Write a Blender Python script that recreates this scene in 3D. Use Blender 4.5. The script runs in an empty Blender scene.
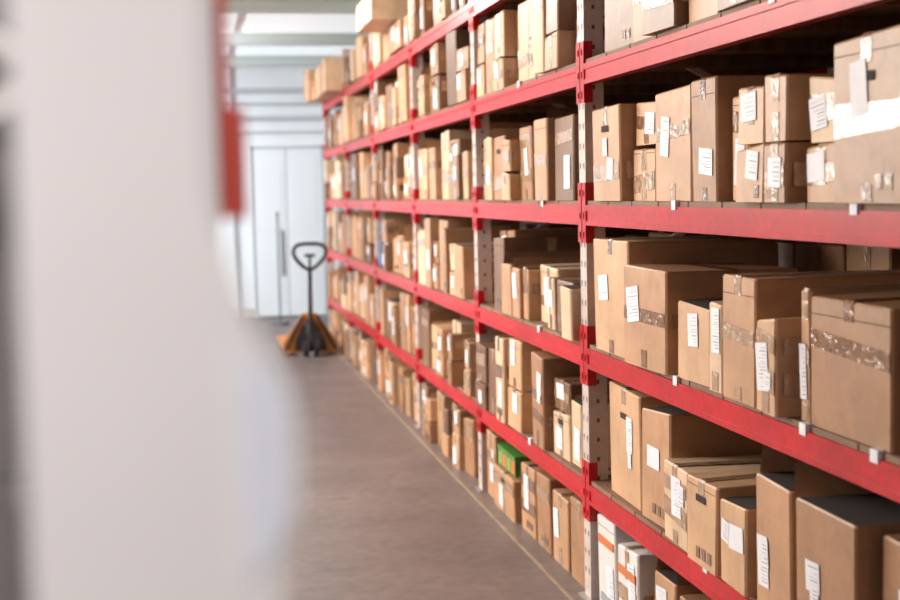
import bpy, bmesh, math, random
from mathutils import Matrix, Vector
R = random.Random(8)
scene = bpy.context.scene

# ---------------------------------------------------------------- materials
def new_mat(name):
    m = bpy.data.materials.new(name); m.use_nodes = True
    nt = m.node_tree
    return m, nt, nt.nodes['Principled BSDF']

def simple(name, col, rough=0.5, metal=0.0, noise=0.0, nscale=8.0, bump=0.0, coat=0.0, stretch=(1,1,1), island=None, fine=0.0, spec=.5, crease=0.0):
    m, nt, b = new_mat(name)
    b.inputs['Roughness'].default_value = rough
    b.inputs['Metallic'].default_value = metal
    b.inputs['Coat Weight'].default_value = coat
    b.inputs['Coat Roughness'].default_value = .15
    b.inputs['Specular IOR Level'].default_value = spec
    tc = nt.nodes.new('ShaderNodeTexCoord')
    mp = nt.nodes.new('ShaderNodeMapping'); mp.inputs['Scale'].default_value = stretch
    nt.links.new(tc.outputs['Object'], mp.inputs['Vector'])
    n = nt.nodes.new('ShaderNodeTexNoise'); n.inputs['Scale'].default_value = nscale
    n.inputs['Detail'].default_value = 3; n.inputs['Roughness'].default_value=.5
    nt.links.new(mp.outputs[0], n.inputs['Vector'])
    r = nt.nodes.new('ShaderNodeValToRGB')
    r.color_ramp.elements[0].position = 0.3; r.color_ramp.elements[1].position = 0.7
    d = [max(0, c*(1-noise)) for c in col]; l = [min(1, c*(1+noise)) for c in col]
    r.color_ramp.elements[0].color = (*d, 1); r.color_ramp.elements[1].color = (*l, 1)
    nt.links.new(n.outputs['Fac'], r.inputs['Fac'])
    out = r.outputs['Color']
    if fine>0:
        n2=nt.nodes.new('ShaderNodeTexNoise'); n2.inputs['Scale'].default_value=nscale*9; n2.inputs['Detail'].default_value=4
        nt.links.new(mp.outputs[0], n2.inputs['Vector'])
        mr=nt.nodes.new('ShaderNodeMapRange'); mr.inputs[1].default_value=.35; mr.inputs[2].default_value=.65
        mr.inputs[3].default_value=1-fine; mr.inputs[4].default_value=1+fine
        nt.links.new(n2.outputs['Fac'],mr.inputs[0])
        hs=nt.nodes.new('ShaderNodeHueSaturation'); nt.links.new(out,hs.inputs['Color']); nt.links.new(mr.outputs[0],hs.inputs['Value']); out=hs.outputs[0]
    if island:
        ge=nt.nodes.new('ShaderNodeNewGeometry')
        mr=nt.nodes.new('ShaderNodeMapRange'); mr.inputs[3].default_value=island[0]; mr.inputs[4].default_value=island[1]
        nt.links.new(ge.outputs['Random Per Island'],mr.inputs[0])
        hs=nt.nodes.new('ShaderNodeHueSaturation'); nt.links.new(out,hs.inputs['Color']); nt.links.new(mr.outputs[0],hs.inputs['Value']); out=hs.outputs[0]
    if crease>0:
        # scuffed, stained patches
        n3=nt.nodes.new('ShaderNodeTexNoise'); n3.inputs['Scale'].default_value=9; n3.inputs['Detail'].default_value=5
        nt.links.new(mp.outputs[0],n3.inputs['Vector'])
        m4=nt.nodes.new('ShaderNodeMapRange'); m4.inputs[1].default_value=.54; m4.inputs[2].default_value=.74
        m4.inputs[3].default_value=0; m4.inputs[4].default_value=crease
        nt.links.new(n3.outputs['Fac'],m4.inputs[0])
        mx=nt.nodes.new('ShaderNodeMixRGB'); mx.inputs[2].default_value=(col[0]*.5,col[1]*.45,col[2]*.42,1)
        nt.links.new(m4.outputs[0],mx.inputs[0]); nt.links.new(out,mx.inputs[1]); out=mx.outputs[0]
    nt.links.new(out, b.inputs['Base Color'])
    if bump > 0:
        bp = nt.nodes.new('ShaderNodeBump'); bp.inputs['Strength'].default_value = bump
        bp.inputs['Distance'].default_value = 0.02
        nt.links.new(n.outputs['Fac'], bp.inputs['Height'])
        nt.links.new(bp.outputs[0], b.inputs['Normal'])
    return m

kw=dict(noise=.14,bump=.32,island=(.66,1.2),fine=.04,crease=.45)
KR = [simple('kraft_a', (.50,.272,.145), .42, nscale=4, **kw),
      simple('kraft_b', (.38,.195,.098), .42, nscale=5, **kw),
      simple('kraft_c', (.60,.355,.200), .45, nscale=4, **kw),
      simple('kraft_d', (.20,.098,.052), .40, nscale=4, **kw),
      simple('kraft_e', (.66,.46,.30), .5, nscale=4, **kw)]
TAPE = simple('packing_tape', (.44,.275,.165), .12, noise=.2, nscale=30, bump=.6, coat=.7)
LABEL = simple('paper_label', (.72,.71,.76), .6, noise=.06, nscale=10)
INK = simple('label_ink', (.30,.30,.34), .7)
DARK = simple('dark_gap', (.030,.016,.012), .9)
WHITEBOX = simple('white_carton', (.66,.62,.60), .6, noise=.05)
ORANGE = simple('orange_print', (.60,.16,.04), .5)
GREEN = simple('green_print', (.06,.20,.03), .45, noise=.3, nscale=30)
BTAPE = simple('brown_tape', (.25,.12,.06), .14, noise=.2, nscale=26, bump=.6, coat=.7)
CM = KR + [TAPE, LABEL, INK, DARK, WHITEBOX, ORANGE, GREEN, BTAPE]
iT, iL, iI, iD, iW, iO, iG, iB = 5, 6, 7, 8, 9, 10, 11, 12
RED = simple('red_enamel', (.47,.012,.018), .30, noise=.15, nscale=3, bump=.06, fine=.10, spec=.25)
POST = simple('upright_paint', (.54,.44,.41), .42, noise=.12, nscale=6, fine=.06)
POST2 = simple('upright_paint_pale', (.83,.775,.775), .5, noise=.03, nscale=4)
HOLE = simple('slot_shadow', (.15,.095,.085), .9)
DECK = simple('deck_board', (.20,.11,.065), .7, noise=.25, nscale=4, stretch=(6,1,1))
STEEL = simple('steel', (.5,.5,.5), .35, metal=.9)
BLACK = simple('black_paint', (.02,.02,.025), .4)
YEL = simple('orange_enamel', (.46,.16,.02), .4, noise=.2)

# ---------------------------------------------------------------- mesh builder
class MB:
    def __init__(s): s.v=[]; s.f=[]; s.m=[]
    def add(s, vs, fs, mi, M=None):
        o=len(s.v)
        for p in vs:
            p=Vector(p); s.v.append(M@p if M else p)
        for k,f in enumerate(fs):
            s.f.append([i+o for i in f]); s.m.append(mi[k] if isinstance(mi,list) else mi)
    def box(s, a, b, mi=0, M=None):
        x0,y0,z0=a; x1,y1,z1=b
        vs=[(x0,y0,z0),(x1,y0,z0),(x1,y1,z0),(x0,y1,z0),(x0,y0,z1),(x1,y0,z1),(x1,y1,z1),(x0,y1,z1)]
        s.add(vs,[(0,3,2,1),(4,5,6,7),(0,1,5,4),(1,2,6,5),(2,3,7,6),(3,0,4,7)],mi,M)
    def quad(s, ps, mi, M=None): s.add(ps,[(0,1,2,3)],mi,M)
    def bar(s, p, q, w, d, mi=0):
        p=Vector(p); q=Vector(q); ax=(q-p); L=ax.length
        M=Matrix.Translation(p)@ax.to_track_quat('Z','Y').to_matrix().to_4x4()
        s.box((-w/2,-d/2,0),(w/2,d/2,L),mi,M)
    def cyl(s, p, q, r, mi=0, n=20, r2=None):
        p=Vector(p); q=Vector(q); ax=q-p; L=ax.length; r2=r if r2 is None else r2
        M=Matrix.Translation(p)@ax.to_track_quat('Z','Y').to_matrix().to_4x4()
        vs=[(r*math.cos(2*math.pi*i/n),r*math.sin(2*math.pi*i/n),0) for i in range(n)]+\
           [(r2*math.cos(2*math.pi*i/n),r2*math.sin(2*math.pi*i/n),L) for i in range(n)]
        fs=[(i,(i+1)%n,n+(i+1)%n,n+i) for i in range(n)]+[tuple(reversed(range(n))),tuple(range(n,2*n))]
        s.add(vs,fs,mi,M)
    def build(s, name, mats, parent=None, origin=None):
        me=bpy.data.meshes.new(name)
        o=Vector(origin) if origin else Vector((0,0,0))
        me.from_pydata([tuple(v-o) for v in s.v],[],s.f)
        for m in mats: me.materials.append(m)
        me.polygons.foreach_set('material_index', s.m)
        me.update()
        ob=bpy.data.objects.new(name,me); ob.location=o
        scene.collection.objects.link(ob)
        if parent: ob.parent=parent
        return ob

def empty(name, loc=(0,0,0)):
    e=bpy.data.objects.new(name,None); e.location=loc; e.empty_display_size=.2
    scene.collection.objects.link(e); return e

# ---------------------------------------------------------------- cartons
def carton(mb, xf, y0, y1, z0, h, dep, kind=None, label=None, col=None, rot=None, detail=True):
    """front face at x=xf looking to -X, width y0..y1, depth to +X"""
    w=y1-y0; cx=xf+dep/2; cy=(y0+y1)/2
    rot = R.uniform(-.05,.05) if rot is None else rot
    M=Matrix.Translation((cx,cy,z0))@Matrix.Rotation(rot,4,'Z')
    if w<.2 and rot!=0 and R.random()<.5:
        tl=R.choice([-1,1])*R.uniform(.02,.06)
        M=M@Matrix.Translation((0,0,abs(tl)*w/2))@Matrix.Rotation(tl,4,'X')
    k = R.choices(range(5),[5,4,3.6,3,2])[0] if col is None else col
    kind = R.choices(['closed','open','cut'],[8,2.2,.6])[0] if kind is None else kind
    a=dep/2-.004; b=w/2-.004; c=.006
    # the front face stays flat so tape and labels lie on it; the other sides bow and skew
    js=.007 if detail else .003
    j=lambda s_=js: R.uniform(-s_,s_)
    fx_t=j(.004)
    tw=[(fx_t,j()),(j(),j()),(j(),j()),(fx_t,j())]
    dzz=[R.uniform(-.013,.004) for _ in range(4)]
    def ring(z, ins, bul=0):
        pts=[(-a+c,-b),(a-c,-b),(a,-b+c),(a,b-c),(a-c,b),(-a+c,b),(-a,b-c),(-a,-b+c)]
        out=[]
        for i,(x,y) in enumerate(pts):
            q=[0,1,1,2,2,3,3,0][i]; t=z/h
            out.append((x*(1-ins/a)+tw[q][0]*t+(bul if x>0 else 0)*.5, y*(1-ins/b)+tw[q][1]*t, z+(dzz[q] if z>h*.9 else 0)))
        return out
    def FX(z,off=.0012): return -a+fx_t*(z/h)-off      # front surface at height z
    def front(y_0,y_1,za,zb,mi,off=.0012,dl=0.0,dr=0.0,thick=False):
        ps=[(FX(za,off),y_0,za+dl),(FX(zb,off),y_0,zb+dl),(FX(zb,off),y_1,zb+dr),(FX(za,off),y_1,za+dr)]
        mb.quad(ps,mi,M)
    bul=R.uniform(0,.007)
    rings=ring(.0,.0)+ring(h*.5,0,bul)+ring(h-.005,0)+ring(h,.004)
    fs=[]
    for r_ in range(3):
        for i in range(8):
            fs.append((r_*8+i, r_*8+(i+1)%8, (r_+1)*8+(i+1)%8, (r_+1)*8+i))
    fs.append(tuple(reversed(range(8)))); fs.append(tuple(range(24,32)))
    mi=[k]*len(fs)
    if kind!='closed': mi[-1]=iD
    mb.add(rings,fs,mi,M)
    hf=h+min(dzz[0],dzz[3])-.003
    if kind=='open':
        fl=min(w,dep)*.4
        for sgn in (-1,1):
            an=math.radians(R.uniform(20,75)); ez=fl*math.sin(an)*.6+.02; e2=ez*R.uniform(.7,1)
            mb.quad([(-a+.01,sgn*b,h-.012),(a-.01,sgn*b,h-.012),(a-.015,sgn*(b-.012),h+e2),(-a+.015,sgn*(b-.010),h+ez)],k,M)
        an=R.uniform(.02,.07)
        mb.quad([(a,-b+.01,h-.012),(a,b-.01,h-.012),(a-.02,b-.015,h+an),(a-.02,-b+.015,h+an)],k,M)
        if R.random()<.4:
            fd=R.uniform(.04,.08)
            mb.quad([(-a-.004,-b+.01,h-.010),(-a-.004,b-.01,h-.010),(-a-.022,b-.012,h-fd),(-a-.02,-b+.012,h-fd*.9)],k,M)
    t=min(.024,b*.5)
    tp=iT if R.random()<.6 else iB
    if not detail:
        if R.random()<.55: front(-t,t,h*.72,hf,tp,.002)
        if R.random()<.4:
            lw=min(.09,w*.5); zz=h*R.uniform(.2,.5)
            front(-lw/2,lw/2,zz,zz+min(.11,h*.4),iL,.003)
        return
    if kind=='closed':
        dz=R.uniform(.05,.13)
        # top centre heights interpolate the skewed corners
        hA=h+(dzz[0]+dzz[3])/2; hB=h+(dzz[1]+dzz[2])/2; hL=h+(dzz[0]+dzz[1])/2; hR=h+(dzz[2]+dzz[3])/2
        if R.random()<.65:
            mb.quad([(FX(h,-.004),-t,hA+.003),(a-.006,-t,hB+.003),(a-.006,t,hB+.003),(FX(h,-.004),t,hA+.003)],tp,M)
            mb.quad([(FX(h,-.004),-.0015,hA+.0036),(a-.006,-.0015,hB+.0036),(a-.006,.0015,hB+.0036),(FX(h,-.004),.0015,hA+.0036)],iD,M)
            front(-t,t,h-dz,hf,tp,.0014)
            mb.quad([(FX(hf,.0014),-t,hf),(FX(h,-.004),-t,hA+.003),(FX(h,-.004),t,hA+.003),(FX(hf,.0014),t,hf)],tp,M)
        else:
            mb.quad([(-t,-b+.006,hL+.003),(t,-b+.006,hL+.003),(t,b-.006,hR+.003),(-t,b-.006,hR+.003)],tp,M)
            mb.box((-t,-b-.0035,h-dz),(t,-b+.004,hL-.004),tp,M)
        if R.random()<.45:
            zz=h*R.uniform(.80,.90)
            front(-b+.006,b-.006,zz,zz+.0022,iD,.0010)
        for q_ in range(R.choice([0,0,1,1,2])):
            hh=R.choice([.045,.045,.06]); zt=min(h*R.uniform(.15,.82),h-hh-.045)
            if zt<.035: continue
            front(-b+.008,b-.008,zt,zt+hh,tp,.0018+q_*.0005,0,R.uniform(-.02,.02))
            mb.quad([(-a+.02,-b-.0075,zt),(a-.03,-b-.0075,zt),(a-.03,-b-.0075,zt+hh),(-a+.02,-b-.0075,zt+hh)],tp,M)
        if R.random()<.5: front(-t,t,.003,R.uniform(.04,.08),tp,.0015)
    if kind!='open' and R.random()<.18 and w>.22:
        front(-.04,.04,h*.72,h*.72+.022,iD,.0025)
    if R.random()<.2:
        for q in range(R.choice([1,2,3])):
            yy=-b*.7+q*.045
            if yy+.03<b: front(yy,yy+.028,h*.08,h*.08+.034,iB,.0024)
    lab = (R.random()<.5) if label is None else label
    if lab:
        for rep in range(R.choice([1,1,1,2])):
            lw=min(R.uniform(.06,.12),w*.55); lh=min(R.uniform(.07,.16),h*.5)
            if rep: lw*=.6; lh*=.5
            oy=R.uniform(-.38,.38)*(w-lw); oz=h*R.uniform(.3,.72)
            oz=min(max(oz,lh/2+.02),h-lh/2-.015)
            tilt=math.atan2(fx_t,h)
            Ml=M@Matrix.Translation((FX(oz,.0032+rep*.001),oy,oz))@Matrix.Rotation(tilt,4,'Y')@Matrix.Rotation(R.uniform(-.13,.13),4,'X')
            mb.box((0,-lw/2,-lh/2),(.0008,lw/2,lh/2),iL,Ml)
            if R.random()<.85:
                z=lh/2-.012; L0=lw*R.uniform(.6,.85)
                while z>-lh/2+.010:
                    th=R.choice([.0012,.0018,.003]); L=L0*R.uniform(.5,1)
                    mb.quad([(-.0005,-lw*.42,z-th),(-.0005,-lw*.42,z),(-.0005,-lw*.42+L,z),(-.0005,-lw*.42+L,z-th)],iI,Ml)
                    z-=th+R.uniform(.005,.012)

NAME='cardboard_box'
def single(xf,y0,y1,z0,h,dep,name=NAME,**kw):
    mb=MB(); carton(mb,xf,y0,y1,z0,h,dep,**kw)
    return mb.build(name,CM,origin=(xf+dep/2,(y0+y1)/2,z0))

# ---------------------------------------------------------------- right storage rack
XF=1.48; DEP=1.10
Ys=[2.35,5.20,7.27,9.34,11.41,13.48,15.55]
LV=[.43,.96,1.508,2.04,2.55]          # beam centre heights
TOP=[z+.047 for z in LV]              # shelf surface
rack=empty('storage_rack',(XF,9,0))
def rackpart(mb,name,mats):
    ob=mb.build(name,mats); ob.parent=rack; ob.matrix_parent_inverse=Matrix.Translation((-XF,-9,0)); return ob

def upright(mb, xa, xb, yc, H, wy=.085, side=-1, front=True):
    y0,y1=yc-wy/2,yc+wy/2
    mb.box((xa,y0,.008),(xb,y1,H),0)
    mb.box((xa-.02,y0-.02,0),(xb+.02,y1+.02,.008),1)
    z=.10
    fx = xa-.0008 if side<0 else xb+.0008
    while z<H-.05:
        for oy in (-.022,.022):
            y=yc+oy
            mb.add([(fx,y-.005,z),(fx,y+.005,z),(fx,y+.008,z+.018),(fx,y+.008,z+.022),(fx,y-.008,z+.022),(fx,y-.008,z+.018)],
                   [(0,1,2,3,4,5)],2)
        if front:
            xm=(xa+xb)/2
            mb.add([(xm-.006,y0-.0008,z),(xm+.006,y0-.0008,z),(xm+.006,y0-.0008,z+.016),(xm-.006,y0-.0008,z+.016)],[(0,1,2,3)],2)
        z+=.075

up=MB(); br=MB(); bm=MB(); dk=MB(); cl=MB()
H=2.98
for yc in Ys:
    upright(up,XF,XF+.075,yc,H)
    upright(up,XF+DEP-.075,XF+DEP,yc,H)
    z=.25; s=0
    br.bar((XF+.06,yc,.18),(XF+DEP-.06,yc,.18),.03,.025)
    while z<H-.5:
        a=(XF+.06,yc,z); b=(XF+DEP-.06,yc,z+.5)
        if s: a=(XF+DEP-.06,yc,z); b=(XF+.06,yc,z+.5)
        br.bar(a,b,.035,.02); z+=.5; s=1-s
    br.bar((XF+.06,yc,H-.08),(XF+DEP-.06,yc,H-.08),.03,.025)
def beam(mb,xo,y0,y1,zc,sg=-1):
    t=.045
    x0,x1=(xo,xo+t) if sg<0 else (xo-t,xo)
    e=.005*sg
    mb.box((x0,y0,zc-.045),(x1,y1,zc+.028),0)
    xa,xb=sorted((xo+e,xo-e))
    mb.box((xa,y0,zc+.008),(xb,y1,zc+.030),0)
    mb.box((xa,y0,zc-.047),(xb,y1,zc-.030),0)
for i in range(len(Ys)-1):
    ya,yb=Ys[i]+.045,Ys[i+1]-.045
    for l,zc in enumerate(LV):
        beam(bm,XF,ya,yb,zc,-1); beam(bm,XF+DEP,ya,yb,zc,1)
        dk.box((XF+.004,ya,zc+.030),(XF+DEP-.004,yb,zc+.046),0)
        n=5 if i==0 else 3
        for k in range(n):
            y=ya+(yb-ya)*(k+.5)/n
            dk.box((XF+.046,y-.03,zc-.01),(XF+DEP-.046,y+.03,zc+.029),0)
        for k in range(1,n*2):
            y=ya+(yb-ya)*k/(n*2)
            dk.box((XF+.002,y-.0015,zc+.030),(XF+.01,y+.0015,zc+.0465),1)
for yc in Ys:
    for zc in LV:
        for xo,sg in ((XF,-1),(XF+DEP,1)):
            for s in (-1,1):
                xa,xb=sorted((xo+.005*sg,xo-.03*sg))
                y0,y1=sorted((yc+s*.006,yc+s*.052))
                bm.box((xa,y0,zc-.115),(xb,y1,zc+.115),0)
                xa,xb=sorted((xo+.009*sg,xo))
                for dz in (-.085,-.01,.075):
                    bm.box((xa,yc+s*.022-.006,zc+dz-.012),(xb,yc+s*.022+.006,zc+dz+.012),0)
for l,ys in ((0,(3.1,3.9,6.1)),(1,(2.85,3.22,4.15,5.9)),(2,(2.95,4.15,5.8)),(3,(3.4,6.2))):
    for y in ys:
        cl.box((XF-.009,y-.018,LV[l]+.020),(XF+.01,y+.018,LV[l]+.050),0)
rackpart(up,'uprights',[POST,STEEL,HOLE]); rackpart(br,'braces',[POST]); rackpart(bm,'beams',[RED])
rackpart(dk,'shelf_boards',[DECK,DARK]); rackpart(cl,'label_holders',[LABEL])

T=lambda f: f*1.0166-.272
near={
 2:[(5.18,4.87,.34),(4.86,4.62,.33),(4.59,4.26,.35),(4.22,4.0,.37),(3.98,3.85,.30),(3.83,3.49,.32),(3.46,3.29,.30),(3.25,2.92,.37),(2.9,2.68,.33)],
 1:[(5.2,4.8,.41),(4.78,4.40,.33),(4.36,4.1,.24),(4.07,3.96,.26),(3.94,3.70,.35),(3.67,3.53,.25),(3.51,3.45,.33),(3.43,3.02,.33),(2.99,2.72,.34)],
 0:[(5.16,4.78,.41),(4.76,4.49,.385),(4.46,4.22,.25),(4.2,3.96,.265),(3.94,3.74,.245),(3.72,3.47,.35),(3.44,3.12,.35),(3.09,2.8,.33)],
 3:[(5.17,4.85,.40),(4.84,4.6,.38),(4.58,4.3,.34),(4.27,4.0,.39),(3.97,3.7,.36),(3.67,3.4,.38),(3.37,3.1,.36)],
}
cols={2:[0,2,0,1,2,1,0,1,3],1:[2,0,2,4,0,2,0,1,3],0:[2,0,4,2,2,0,1,1],3:[3,1,3,0,3,1,3]}
kinds={2:['closed']*9,1:['closed','closed','cut','closed','closed','closed','closed','closed','closed'],
       0:['closed','cut','closed','closed','cut','open','cut','closed'],3:['closed']*7}
for l,row in near.items():
    for n_,(a,b,h) in enumerate(row):
        y1,y0=T(a),T(b)
        if y1>5.13: y1=5.13
        if y1-y0<.05: continue
        y0+=.004; y1+=.004
        xf=XF+R.uniform(-.035,.035)
        dep=R.uniform(.46,.56); c=cols[l][n_]; kd=kinds[l][n_]
        if l==2 and n_ in (1,5,6):
            h1=h*(.56 if n_==1 else .47)
            if n_==5:
                ym=y0+(y1-y0)*.42
                single(xf,y0,ym-.003,TOP[l],h1,dep,kind='closed',col=1,label=True,rot=0); single(xf+.004,ym+.003,y1,TOP[l],h1,dep,kind='closed',col=0,label=True,rot=0)
                single(xf+.006,y0+.006,ym,TOP[l]+h1+.004,h-h1,dep-.03,kind='closed',col=0,label=False,rot=0); single(xf+.01,ym+.01,y1-.006,TOP[l]+h1+.004,h-h1-.02,dep-.03,kind='closed',col=2,label=True,rot=0)
            else:
                single(xf,y0,y1,TOP[l],h1,dep,kind='closed',col=c,rot=0); single(xf+.008,y0+.005,y1-.005,TOP[l]+h1+.004,h-h1,dep-.02,kind='closed',rot=0)
        else:
            single(xf,y0,y1,TOP[l],h,dep,kind=kd,col=c,label=True if (l!=3 and R.random()<.8) or (l==2 and n_==7) else None)
def fill_row(y0,y1,z,hr,wr,emit,kinds=None,x0=None):
    y=y1-R.uniform(0,.01); h=R.uniform(*hr)
    while True:
        w=R.uniform(*wr)
        if y-w<y0:
            if y-y0>.10: w=y-y0-.01
            else: break
        if R.random()<.7: h=R.uniform(*hr)
        xf=(XF if x0 is None else x0)+(R.uniform(-.04,.03) if R.random()<.8 else R.uniform(.03,.12)); dep=R.uniform(.38,.5)
        ya=y-w+.002
        if h>.26 and R.random()<.36:
            h1=h*R.uniform(.4,.6)
            emit(xf,ya,y,z,h1,dep,'closed'); emit(xf+.006,ya+.006,y-.006,z+h1+.004,h-h1,dep-.02,'closed')
        else:
            emit(xf,ya,y,z,h,dep,kinds)
        y-=w+ (R.uniform(.0,.006) if R.random()<.86 else R.uniform(.02,.08))
em1=lambda xf,a,b,z,h,d,k: single(xf,a,b,z,h,d,kind=k,rot=0 if k=='closed' else None)
ya,yb=Ys[1]+.055,Ys[2]-.055
fill_row(ya,yb,TOP[0],(.24,.44),(.16,.34),em1)
fill_row(ya,yb,TOP[1],(.20,.41),(.11,.34),em1)
fill_row(ya,yb,TOP[2],(.22,.38),(.10,.30),em1)
fill_row(ya,yb,TOP[3],(.30,.43),(.16,.30),em1)
fill_row(ya,yb,TOP[4],(.26,.40),(.2,.36),em1)
for (a,b,h) in [(4.60,4.38,.27),(4.34,4.05,.25),(4.0,3.7,.3),(3.66,3.3,.27),(3.2,2.9,.3)]:
    single(XF+.06,b,a,0,h,.5)
for (p,q,hh) in ((4.90,5.13,.36),(4.64,4.88,.31)):
    wc=MB(); carton(wc,XF+.02,p,q,0,hh,.4,kind='closed',label=True,col=iW,rot=0)
    wc.box((XF+.017,p+.02,hh-.11),(XF+.0215,q-.02,hh-.08),iO); wc.box((XF+.017,p+.03,.03),(XF+.0215,q-.05,.06),iI)
    wc.build('white_carton',CM,origin=(XF+.2,(p+q)/2,0))
for (a,b,h) in [(7.2,6.98,.34),(6.42,6.14,.32),(6.11,5.86,.33),(5.83,5.57,.30),(5.54,5.28,.34)]:
    single(XF+.02,b,a,0,h,.48,kind='closed',col=R.choice([0,1]),rot=0)
single(XF+.0,6.48,6.94,0,.21,.42,kind='closed',label=True,col=0,rot=0)
mb=MB(); mb.box((1.5,6.52,.216),(1.86,6.9,.30),0)
for k in range(4):
    mb.box((1.498,6.53+k*.092,.225),(1.5,6.60+k*.092,.285),1+(k%2)*1)
mb.box((1.495,6.515,.30),(1.865,6.905,.315),0)
mb.build('green_produce_tray',[GREEN,ORANGE,simple('leaf_print',(.22,.36,.08))],origin=(1.6,6.7,.216))

for i in range(2,6):
    ya,yb=Ys[i]+.055,Ys[i+1]-.055
    for l in range(-1,5):
        z=0.0 if l<0 else TOP[l]
        g=MB()
        em=lambda xf,a,b,z,h,d,k: carton(g,xf,a,b,z,h,d,kind=k,detail=(i<4))
        hr=(.26,.36) if l<0 else ((.24,.43) if l<4 else (.2,.36))
        kd=None
        if i==3 and l==1: fill_row(ya,11.0,z,hr,(.12,.32),em,kd)
        elif i==3 and l==4: fill_row(10.75,yb,z,hr,(.12,.34),em,kd); fill_row(ya,10.7,z,(.17,.195),(.2,.34),lambda xf,a,b,z,h,d,k: carton(g,xf,a,b,z,.195,d,kind='closed',rot=0),'closed')
        elif i==5 and l==4: fill_row(ya,yb,z,(.2,.36),(.25,.5),em,kd,x0=1.31)
        else: fill_row(ya,yb,z,hr,(.10,.32),em,kd)
        g.build('cardboard_box_row',CM,origin=(XF+.25,(ya+yb)/2,z))
for i in range(6):
    ya,yb=Ys[i]+.06,Ys[i+1]-.06
    for l in range(-1,5):
        z=0.0 if l<0 else TOP[l]
        g=MB(); y=ya
        while y<yb-.2:
            w=R.uniform(.25,.45); w=min(w,yb-y)
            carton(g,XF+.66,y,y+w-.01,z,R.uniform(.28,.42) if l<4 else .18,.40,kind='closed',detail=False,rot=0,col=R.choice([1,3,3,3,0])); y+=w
        g.build('cardboard_box_row',CM,origin=(XF+.8,(ya+yb)/2,z))
single(1.27,9.75,10.6,TOP[4]+.206,.2,.8,name='long_carton',kind='closed',col=4,label=False,rot=.0)

bmh=bmesh.new(); bmesh.ops.create_icosphere(bmh,subdivisions=3,radius=.13)
for v in bmh.verts:
    n=v.co.normalized(); v.co*=1+.12*math.sin(n.x*9+n.z*7)+.08*math.sin(n.y*14)
    v.co.z*=1.25
    if v.co.z<-.1: v.co.z=-.1
me=bpy.data.meshes.new('blue_plastic_bag'); bmh.to_mesh(me); bmh.free()
me.materials.append(simple('blue_film',(.08,.15,.30),.25,noise=.3)) 
o=bpy.data.objects.new('blue_plastic_bag',me); scene.collection.objects.link(o)
o.location=(XF+.13,11.19,TOP[1]+.1)

# ---------------------------------------------------------------- foreground rack (left of the camera)
FY=1.14
fr=empty('foreground_rack',(0,FY,0))
def fpart(mb,name,mats):
    ob=mb.build(name,mats); ob.parent=fr; ob.matrix_parent_inverse=Matrix.Translation((0,-FY,0)); return ob
u=MB()
XA,XB=-.118,.022
FY2=3.3
for yy in (FY,FY2):
    upright(u,XA,XB,yy,2.9,wy=.1,side=1,front=False); upright(u,-1.1,-1.0,yy,2.9,wy=.1,side=1,front=False)
    for k in range(5):
        p,q=(-1.02,yy+.02,.2+.5*k),(-.1,yy+.02,.2+.5*(k+1))
        if k%2: p,q=(-.1,yy+.02,.2+.5*k),(-1.02,yy+.02,.2+.5*(k+1))
        u.bar(p,q,.035,.02,0)
fpart(u,'uprights',[POST2,STEEL,HOLE])
b=MB()
BL=(.45,1.0,1.625,2.2)
for zc in BL:
    b.box((-.02,FY+.05,zc-.042),(.022,FY2-.05,zc+.042),0)
    b.box((-1.1,FY+.05,zc-.042),(-1.06,FY2-.05,zc+.042),0)
    for yc,s in ((FY,1),(FY2,-1)):
        y0,y1=sorted((yc-s*.045,yc+s*.10))
        b.box((.015,y0,zc-.042),(.043,y1,zc+.043),0)
        b.box((.015,y0,zc+.043),(.032,y1,zc+.20),0)
RED2=simple('red_enamel_front',(.66,.075,.045),.4,noise=.05)
fpart(b,'beams',[RED2])
d=MB()
for zc in BL: d.box((-1.09,FY+.055,zc+.042),(.012,FY2-.055,zc+.058),0)
fpart(d,'shelf_boards',[DECK])
foam=simple('foam_board',(.86,.815,.81),.6,noise=.05,nscale=3)
foam2=simple('foam_wrap',(.82,.84,.92),.5,noise=.04,nscale=14,bump=.3)
fb=MB()
edge=[(0,.034),(.9,.034),(1.40,.034),(1.43,.038),(1.455,.044),(1.495,.045),(1.515,.041),(1.535,.028),(1.56,.020),(1.585,.012),(1.60,.008),(2.15,.006)]
ya,yb=.655,.685
vs=[(-.078,ya,0)]+[(x,ya,z) for z,x in edge]+[(-.078,ya,2.15)]
vs+= [(x,yb,z) for (x,_,z) in vs]
m=len(edge)+2
fs=[tuple(range(m)),tuple(reversed(range(m,2*m)))]+[(i,m+i,m+(i+1)%m,(i+1)%m) for i in range(m)]
fb.add(vs,fs,[0]*len(fs))
fb.add([(.018,.652,1.42),(.036,.652,1.43),(.044,.652,1.455),(.045,.652,1.495),(.041,.652,1.515),(.018,.652,1.53)],[(0,1,2,3,4,5)],1)
fb.build('foam_board',[foam,foam2],origin=(-.02,.67,0))
GREY=simple('grey_plastic',(.30,.275,.275),.5,noise=.1)
def crate(x0,x1,y0,y1,z,h):
    c=MB(); c.box((x0,y0,z),(x1,y1,z+h*.9)); c.box((x0-.008,y0-.008,z+h*.9),(x1+.008,y1+.008,z+h))
    for k in range(6):
        x=x0+(x1-x0)*(k+.5)/6; c.box((x-.006,y0-.006,z+.01),(x+.006,y0,z+h*.9))
    c.box(((x0+x1)/2-.05,y0-.008,z+h*.6),((x0+x1)/2+.05,y0-.001,z+h*.72),1)
    c.build('plastic_crate',[GREY,HOLE],origin=((x0+x1)/2,(y0+y1)/2,z))
for z,hh in ((1.059,.28),(1.34,.31),(1.684,.24),(1.925,.2)):
    crate(-.72,-.13,1.36,1.9,z,hh); 
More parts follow.
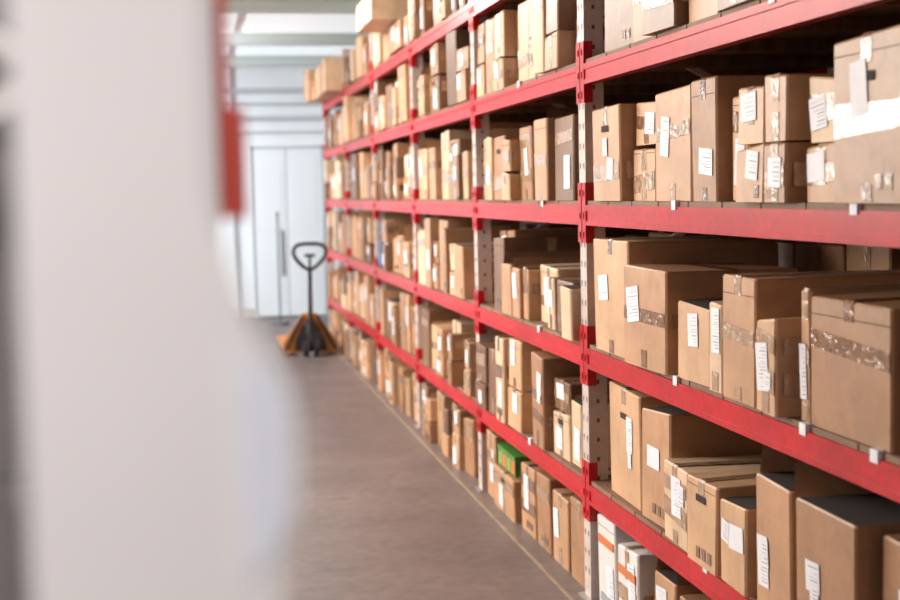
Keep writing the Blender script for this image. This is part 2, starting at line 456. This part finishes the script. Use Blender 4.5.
crate(-.72,-.10,2.1,2.7,1.059,.26); crate(-.72,-.10,2.1,2.7,1.32,.30); crate(-.72,-.10,2.1,2.7,1.684,.3)

# ---------------------------------------------------------------- pallet jack
J=(1.13,13.83)
pj=empty('pallet_jack',(J[0],J[1],0))
def jp(mb,name,mats):
    ob=mb.build(name,mats); ob.parent=pj; return ob
m=MB()
m.cyl((0,.0,.28),(0,-.10,.88),.021,0)
m.cyl((-.05,-.0,.30),(.05,0,.30),.03,0)
jp(m,'shaft',[BLACK])
cu=bpy.data.curves.new('handle_loop','CURVE'); cu.dimensions='3D'; cu.bevel_depth=.019; cu.bevel_resolution=4
sp=cu.splines.new('NURBS'); pts=[(0,0,0),(-.06,0,.03),(-.145,0,.12),(-.165,0,.20),(-.12,0,.255),(0,0,.262),(.12,0,.255),(.165,0,.20),(.145,0,.12),(.06,0,.03)]
sp.points.add(len(pts)-1)
for p,q in zip(sp.points,pts): p.co=(q[0],-.10-q[2]*.12,.86+q[2],1)
sp.use_cyclic_u=True; sp.order_u=3
cu.materials.append(BLACK); ho=bpy.data.objects.new('handle_loop',cu); scene.collection.objects.link(ho); ho.parent=pj
m=MB(); m.box((-.012,-.125,.88),(.012,-.10,1.0)); m.box((-.05,-.14,.99),(.05,-.11,1.02)); jp(m,'release_lever',[BLACK])
m=MB(); m.cyl((0,0,.10),(0,0,.34),.06,0); m.cyl((.0,.0,.34),(0,0,.46),.022,1); m.box((-.10,-.05,.12),(.10,.05,.24),0); jp(m,'hydraulic_pump',[BLACK,STEEL])
m=MB()
for s in (-1,1):
    m.cyl((s*.03,-.0,.09),(s*.075,-.0,.09),.09,0,28)
    m.cyl((s*.02,-.0,.09),(s*.08,-.0,.09),.03,1)
jp(m,'steer_wheels',[BLACK,STEEL])
m=MB(); yy=.08
m.add([(-.27,yy,.03),(.27,yy,.03),(.27,yy,.13),(.07,yy,.42),(-.07,yy,.42),(-.27,yy,.13),
       (-.27,yy+.05,.03),(.27,yy+.05,.03),(.27,yy+.05,.13),(.07,yy+.05,.42),(-.07,yy+.05,.42),(-.27,yy+.05,.13)],
      [(0,1,2,3,4,5),(11,10,9,8,7,6),(0,6,7,1),(1,7,8,2),(2,8,9,3),(3,9,10,4),(4,10,11,5),(5,11,6,0)],0)
m.add([(-.17,yy-.01,.05),(.17,yy-.01,.05),(.14,yy-.01,.16),(.04,yy-.01,.36),(-.04,yy-.01,.36),(-.14,yy-.01,.16)],[(0,1,2,3,4,5)],1)
m.bar((-.25,.05,.06),(-.07,.04,.40),.025,.03,1); m.bar((.25,.05,.06),(.07,.04,.40),.025,.03,1)
jp(m,'chassis',[YEL,BLACK])
m=MB()
for s in (-1,1):
    x0,x1=sorted((s*.11,s*.27)); m.box((x0,.13,.055),(x1,1.2,.10)); 
    m.add([(x0,1.2,.055),(x1,1.2,.055),(x1,1.2,.10),(x0,1.2,.10),(x0+.04,1.27,.06),(x1-.04,1.27,.06),(x1-.04,1.27,.075),(x0+.04,1.27,.075)],
          [(4,5,6,7),(0,1,5,4),(1,2,6,5),(2,3,7,6),(3,0,4,7)],0)
    m.cyl((s*.15,1.05,.037),(s*.23,1.05,.037),.037,1)
jp(m,'forks',[YEL,BLACK])

# ---------------------------------------------------------------- room shell
def plane_box(name,a,b,mat):
    q=MB(); q.box(a,b); return q.build(name,[mat])
fm=simple('concrete_floor',(.155,.118,.110),.42,noise=.25,nscale=1.6,bump=.05,fine=.14,crease=.35)
plane_box('floor',(-5,-3,-.1),(3.6,18.5,0),fm)
WALL=simple('wall_paint',(.80,.84,.87),.6,noise=.06,nscale=1.2)
CEIL=simple('ceiling_paint',(.80,.83,.85),.7,noise=.03,nscale=1)
DIM=simple('dull_plaster',(.22,.18,.16),.8,noise=.05)
BEIGE=simple('beige_paint',(.28,.20,.14),.8,noise=.05)
CH=3.32
plane_box('ceiling',(-5,-3,CH),(3.6,18.5,CH+.1),CEIL)
plane_box('wall_back',(-5,18.5,-.1),(3.6,18.6,CH+.1),WALL)
plane_box('wall_right',(3.6,-3,-.1),(3.7,18.6,CH+.1),BEIGE)
plane_box('wall_front',(-5,-3.1,-.1),(3.7,-3,CH+.1),DIM)
wl=MB()
wl.box((-5.1,-3.1,-.1),(-5,18.6,1.0)); wl.box((-5.1,-3.1,3.0),(-5,18.6,CH+.1))
wy=[-3.1,3.2,6,6.4,11.6,12,17.6,18.6]
for k in range(0,8,2): wl.box((-5.1,wy[k],1.0),(-5,wy[k+1],3.0))
wl.build('wall_left',[DIM])
for n_,(a,b) in enumerate(((3.2,6),(6.4,11.6),(12,17.6))):  # unseen windows, added as a source for the left key light
    w=MB()
    w.box((-5.1,a,1.0),(-5.0,b,1.05)); w.box((-5.1,a,2.95),(-5,b,3.0))
    k=a
    while k<b+.01: w.box((-5.09,k-.025,1.05),(-5.01,k+.025,2.95)); k+=(b-a)/5
    w.build('window_%d'%(n_+1),[WALL])
tr=MB()
for y in (1.5,4.3,7.1,9.9,12.5,15.2,17.6):
    tr.box((-5,y-.07,CH-.02),(3.6,y+.07,CH)); tr.box((-5,y-.02,CH-.11),(3.6,y+.02,CH-.02)); tr.box((-5,y-.06,CH-.125),(3.6,y+.06,CH-.11))
tr.build('trim_1',[simple('beam_paint',(.48,.53,.52),.5)])
glow=bpy.data.materials.new('rooflight_panel'); glow.use_nodes=True  # emissive panels added to make the ceiling look bright
bs=glow.node_tree.nodes['Principled BSDF']; bs.inputs['Base Color'].default_value=(.6,.65,.68,1)
bs.inputs['Emission Color'].default_value=(.90,.96,1,1); bs.inputs['Emission Strength'].default_value=.6
for n_,(a,b) in enumerate(((10.1,12.3),(12.7,15.0),(15.4,17.4))):
    q=MB()
    for x in (-2.4,-.9,.6,2.1): q.box((x,a,CH-.018),(x+1.4,b,CH-.002),0)
    q.build('roof_light',[glow],origin=(.5,(a+b)/2,CH))
tp=MB()
for z,r in ((2.95,.035),(2.78,.018),(2.6,.03),(2.42,.012)): tp.cyl((-5,18.42,z),(3.6,18.42,z),r,0)
for x in (-1.5,.55,1.9): tp.cyl((x,18.42,0),(x,18.42,3.3),.022,0)
tp.build('wall_pipes',[simple('pipe_paint',(.52,.57,.60),.4)])
plane_box('baseboard_back',(-5,18.46,0),(3.6,18.5,.12),simple('skirting',(.5,.47,.42),.6))
dr=MB()
for x0,x1 in ((.82,1.235),(1.245,1.70)):
    dr.box((x0,18.42,.02),(x1,18.46,2.2),0)
    for za,zb in ((.2,1.0),(1.15,2.05)):
        dr.box((x0+.06,18.412,za),(x1-.06,18.42,zb),0)
dr.box((.785,18.41,0),(.82,18.47,2.235),1); dr.box((1.70,18.41,0),(1.735,18.47,2.235),1); dr.box((.785,18.41,2.2),(1.735,18.47,2.235),1)
dr.box((1.236,18.425,.02),(1.244,18.45,2.2),2)
dr.box((1.15,18.37,.55),(1.17,18.39,1.15),2); dr.box((1.15,18.37,.6),(1.17,18.42,.63),2); dr.box((1.15,18.37,1.07),(1.17,18.42,1.1),2)
dr.build('door_1',[simple('door_paint',(.77,.82,.86),.5),simple('door_frame',(.48,.53,.56),.5),simple('handle_grey',(.2,.2,.22),.5)])
plane_box('trim_2',(1.405,-1,0),(1.42,17.5,.003),simple('floor_line',(.30,.23,.16),.6,noise=.2))
pole=MB(); pole.cyl((0,0,.02),(0,0,1.35),.012,0); pole.cyl((0,0,0),(0,0,.03),.11,0); pole.cyl((0,0,1.35),(0,0,1.39),.018,0)
po=pole.build('barrier_post',[simple('post_grey',(.13,.13,.14),.5)]); po.location=(1.05,17.4,0)

# ---------------------------------------------------------------- lights
def area(name,loc,target,sx,sy,power,col):
    l=bpy.data.lights.new(name,'AREA'); l.shape='RECTANGLE'; l.size=sx; l.size_y=sy; l.energy=power; l.color=col
    o=bpy.data.objects.new(name,l); scene.collection.objects.link(o); o.location=loc
    d=Vector(target)-Vector(loc); o.rotation_euler=d.to_track_quat('-Z','Y').to_euler(); return o
area('window_light',(-4.8,10.2,2.3),(1.5,7.6,1.4),7,1.3,470,(1,.92,.81))  # added area key at the left wall, lights the aisle-side carton faces
area('window_light_near',(-4.8,7.0,2.5),(1.5,4.0,1.1),2.5,1.0,270,(1,.91,.79))  # second added key for the near bay, placed so camera-facing sides stay dark
area('rooflight_aisle',(-.9,8.4,3.22),(1.5,7.2,1.2),7,.4,190,(1,.93,.84))  # added key near the ceiling, so shelves shade the carton tops
area('skylight_far',(-1.2,15.2,3.2),(-.0,17.2,.7),3,4,420,(.92,.96,1))  # added fill that brightens the far floor and back wall
area('work_lamp',(-.75,-.5,2.0),(-.05,1.1,1.5),.5,.5,19,(1,.955,.94))  # unseen fill, added behind the camera to brighten the foreground post
w=bpy.data.worlds.new('World'); scene.world=w; w.use_nodes=True
bg=w.node_tree.nodes['Background']; bg.inputs[0].default_value=(.95,.97,1,1); bg.inputs[1].default_value=.7

# ---------------------------------------------------------------- camera
cam=bpy.data.cameras.new('camera'); co=bpy.data.objects.new('camera',cam); scene.collection.objects.link(co)
cam.sensor_width=36; cam.lens=56; cam.clip_start=.05
psi=math.radians(10.4); th=math.radians(4.43); roll=math.radians(-1.2)
co.matrix_world=Matrix.Translation((0,0,1.6))@Matrix.Rotation(-psi,4,'Z')@Matrix.Rotation(math.pi/2-th,4,'X')@Matrix.Rotation(roll,4,'Z')
cam.dof.use_dof=True; cam.dof.focus_distance=4.5; cam.dof.aperture_fstop=2.5
scene.camera=co
scene.view_settings.view_transform='Standard'
scene.view_settings.exposure=0.0
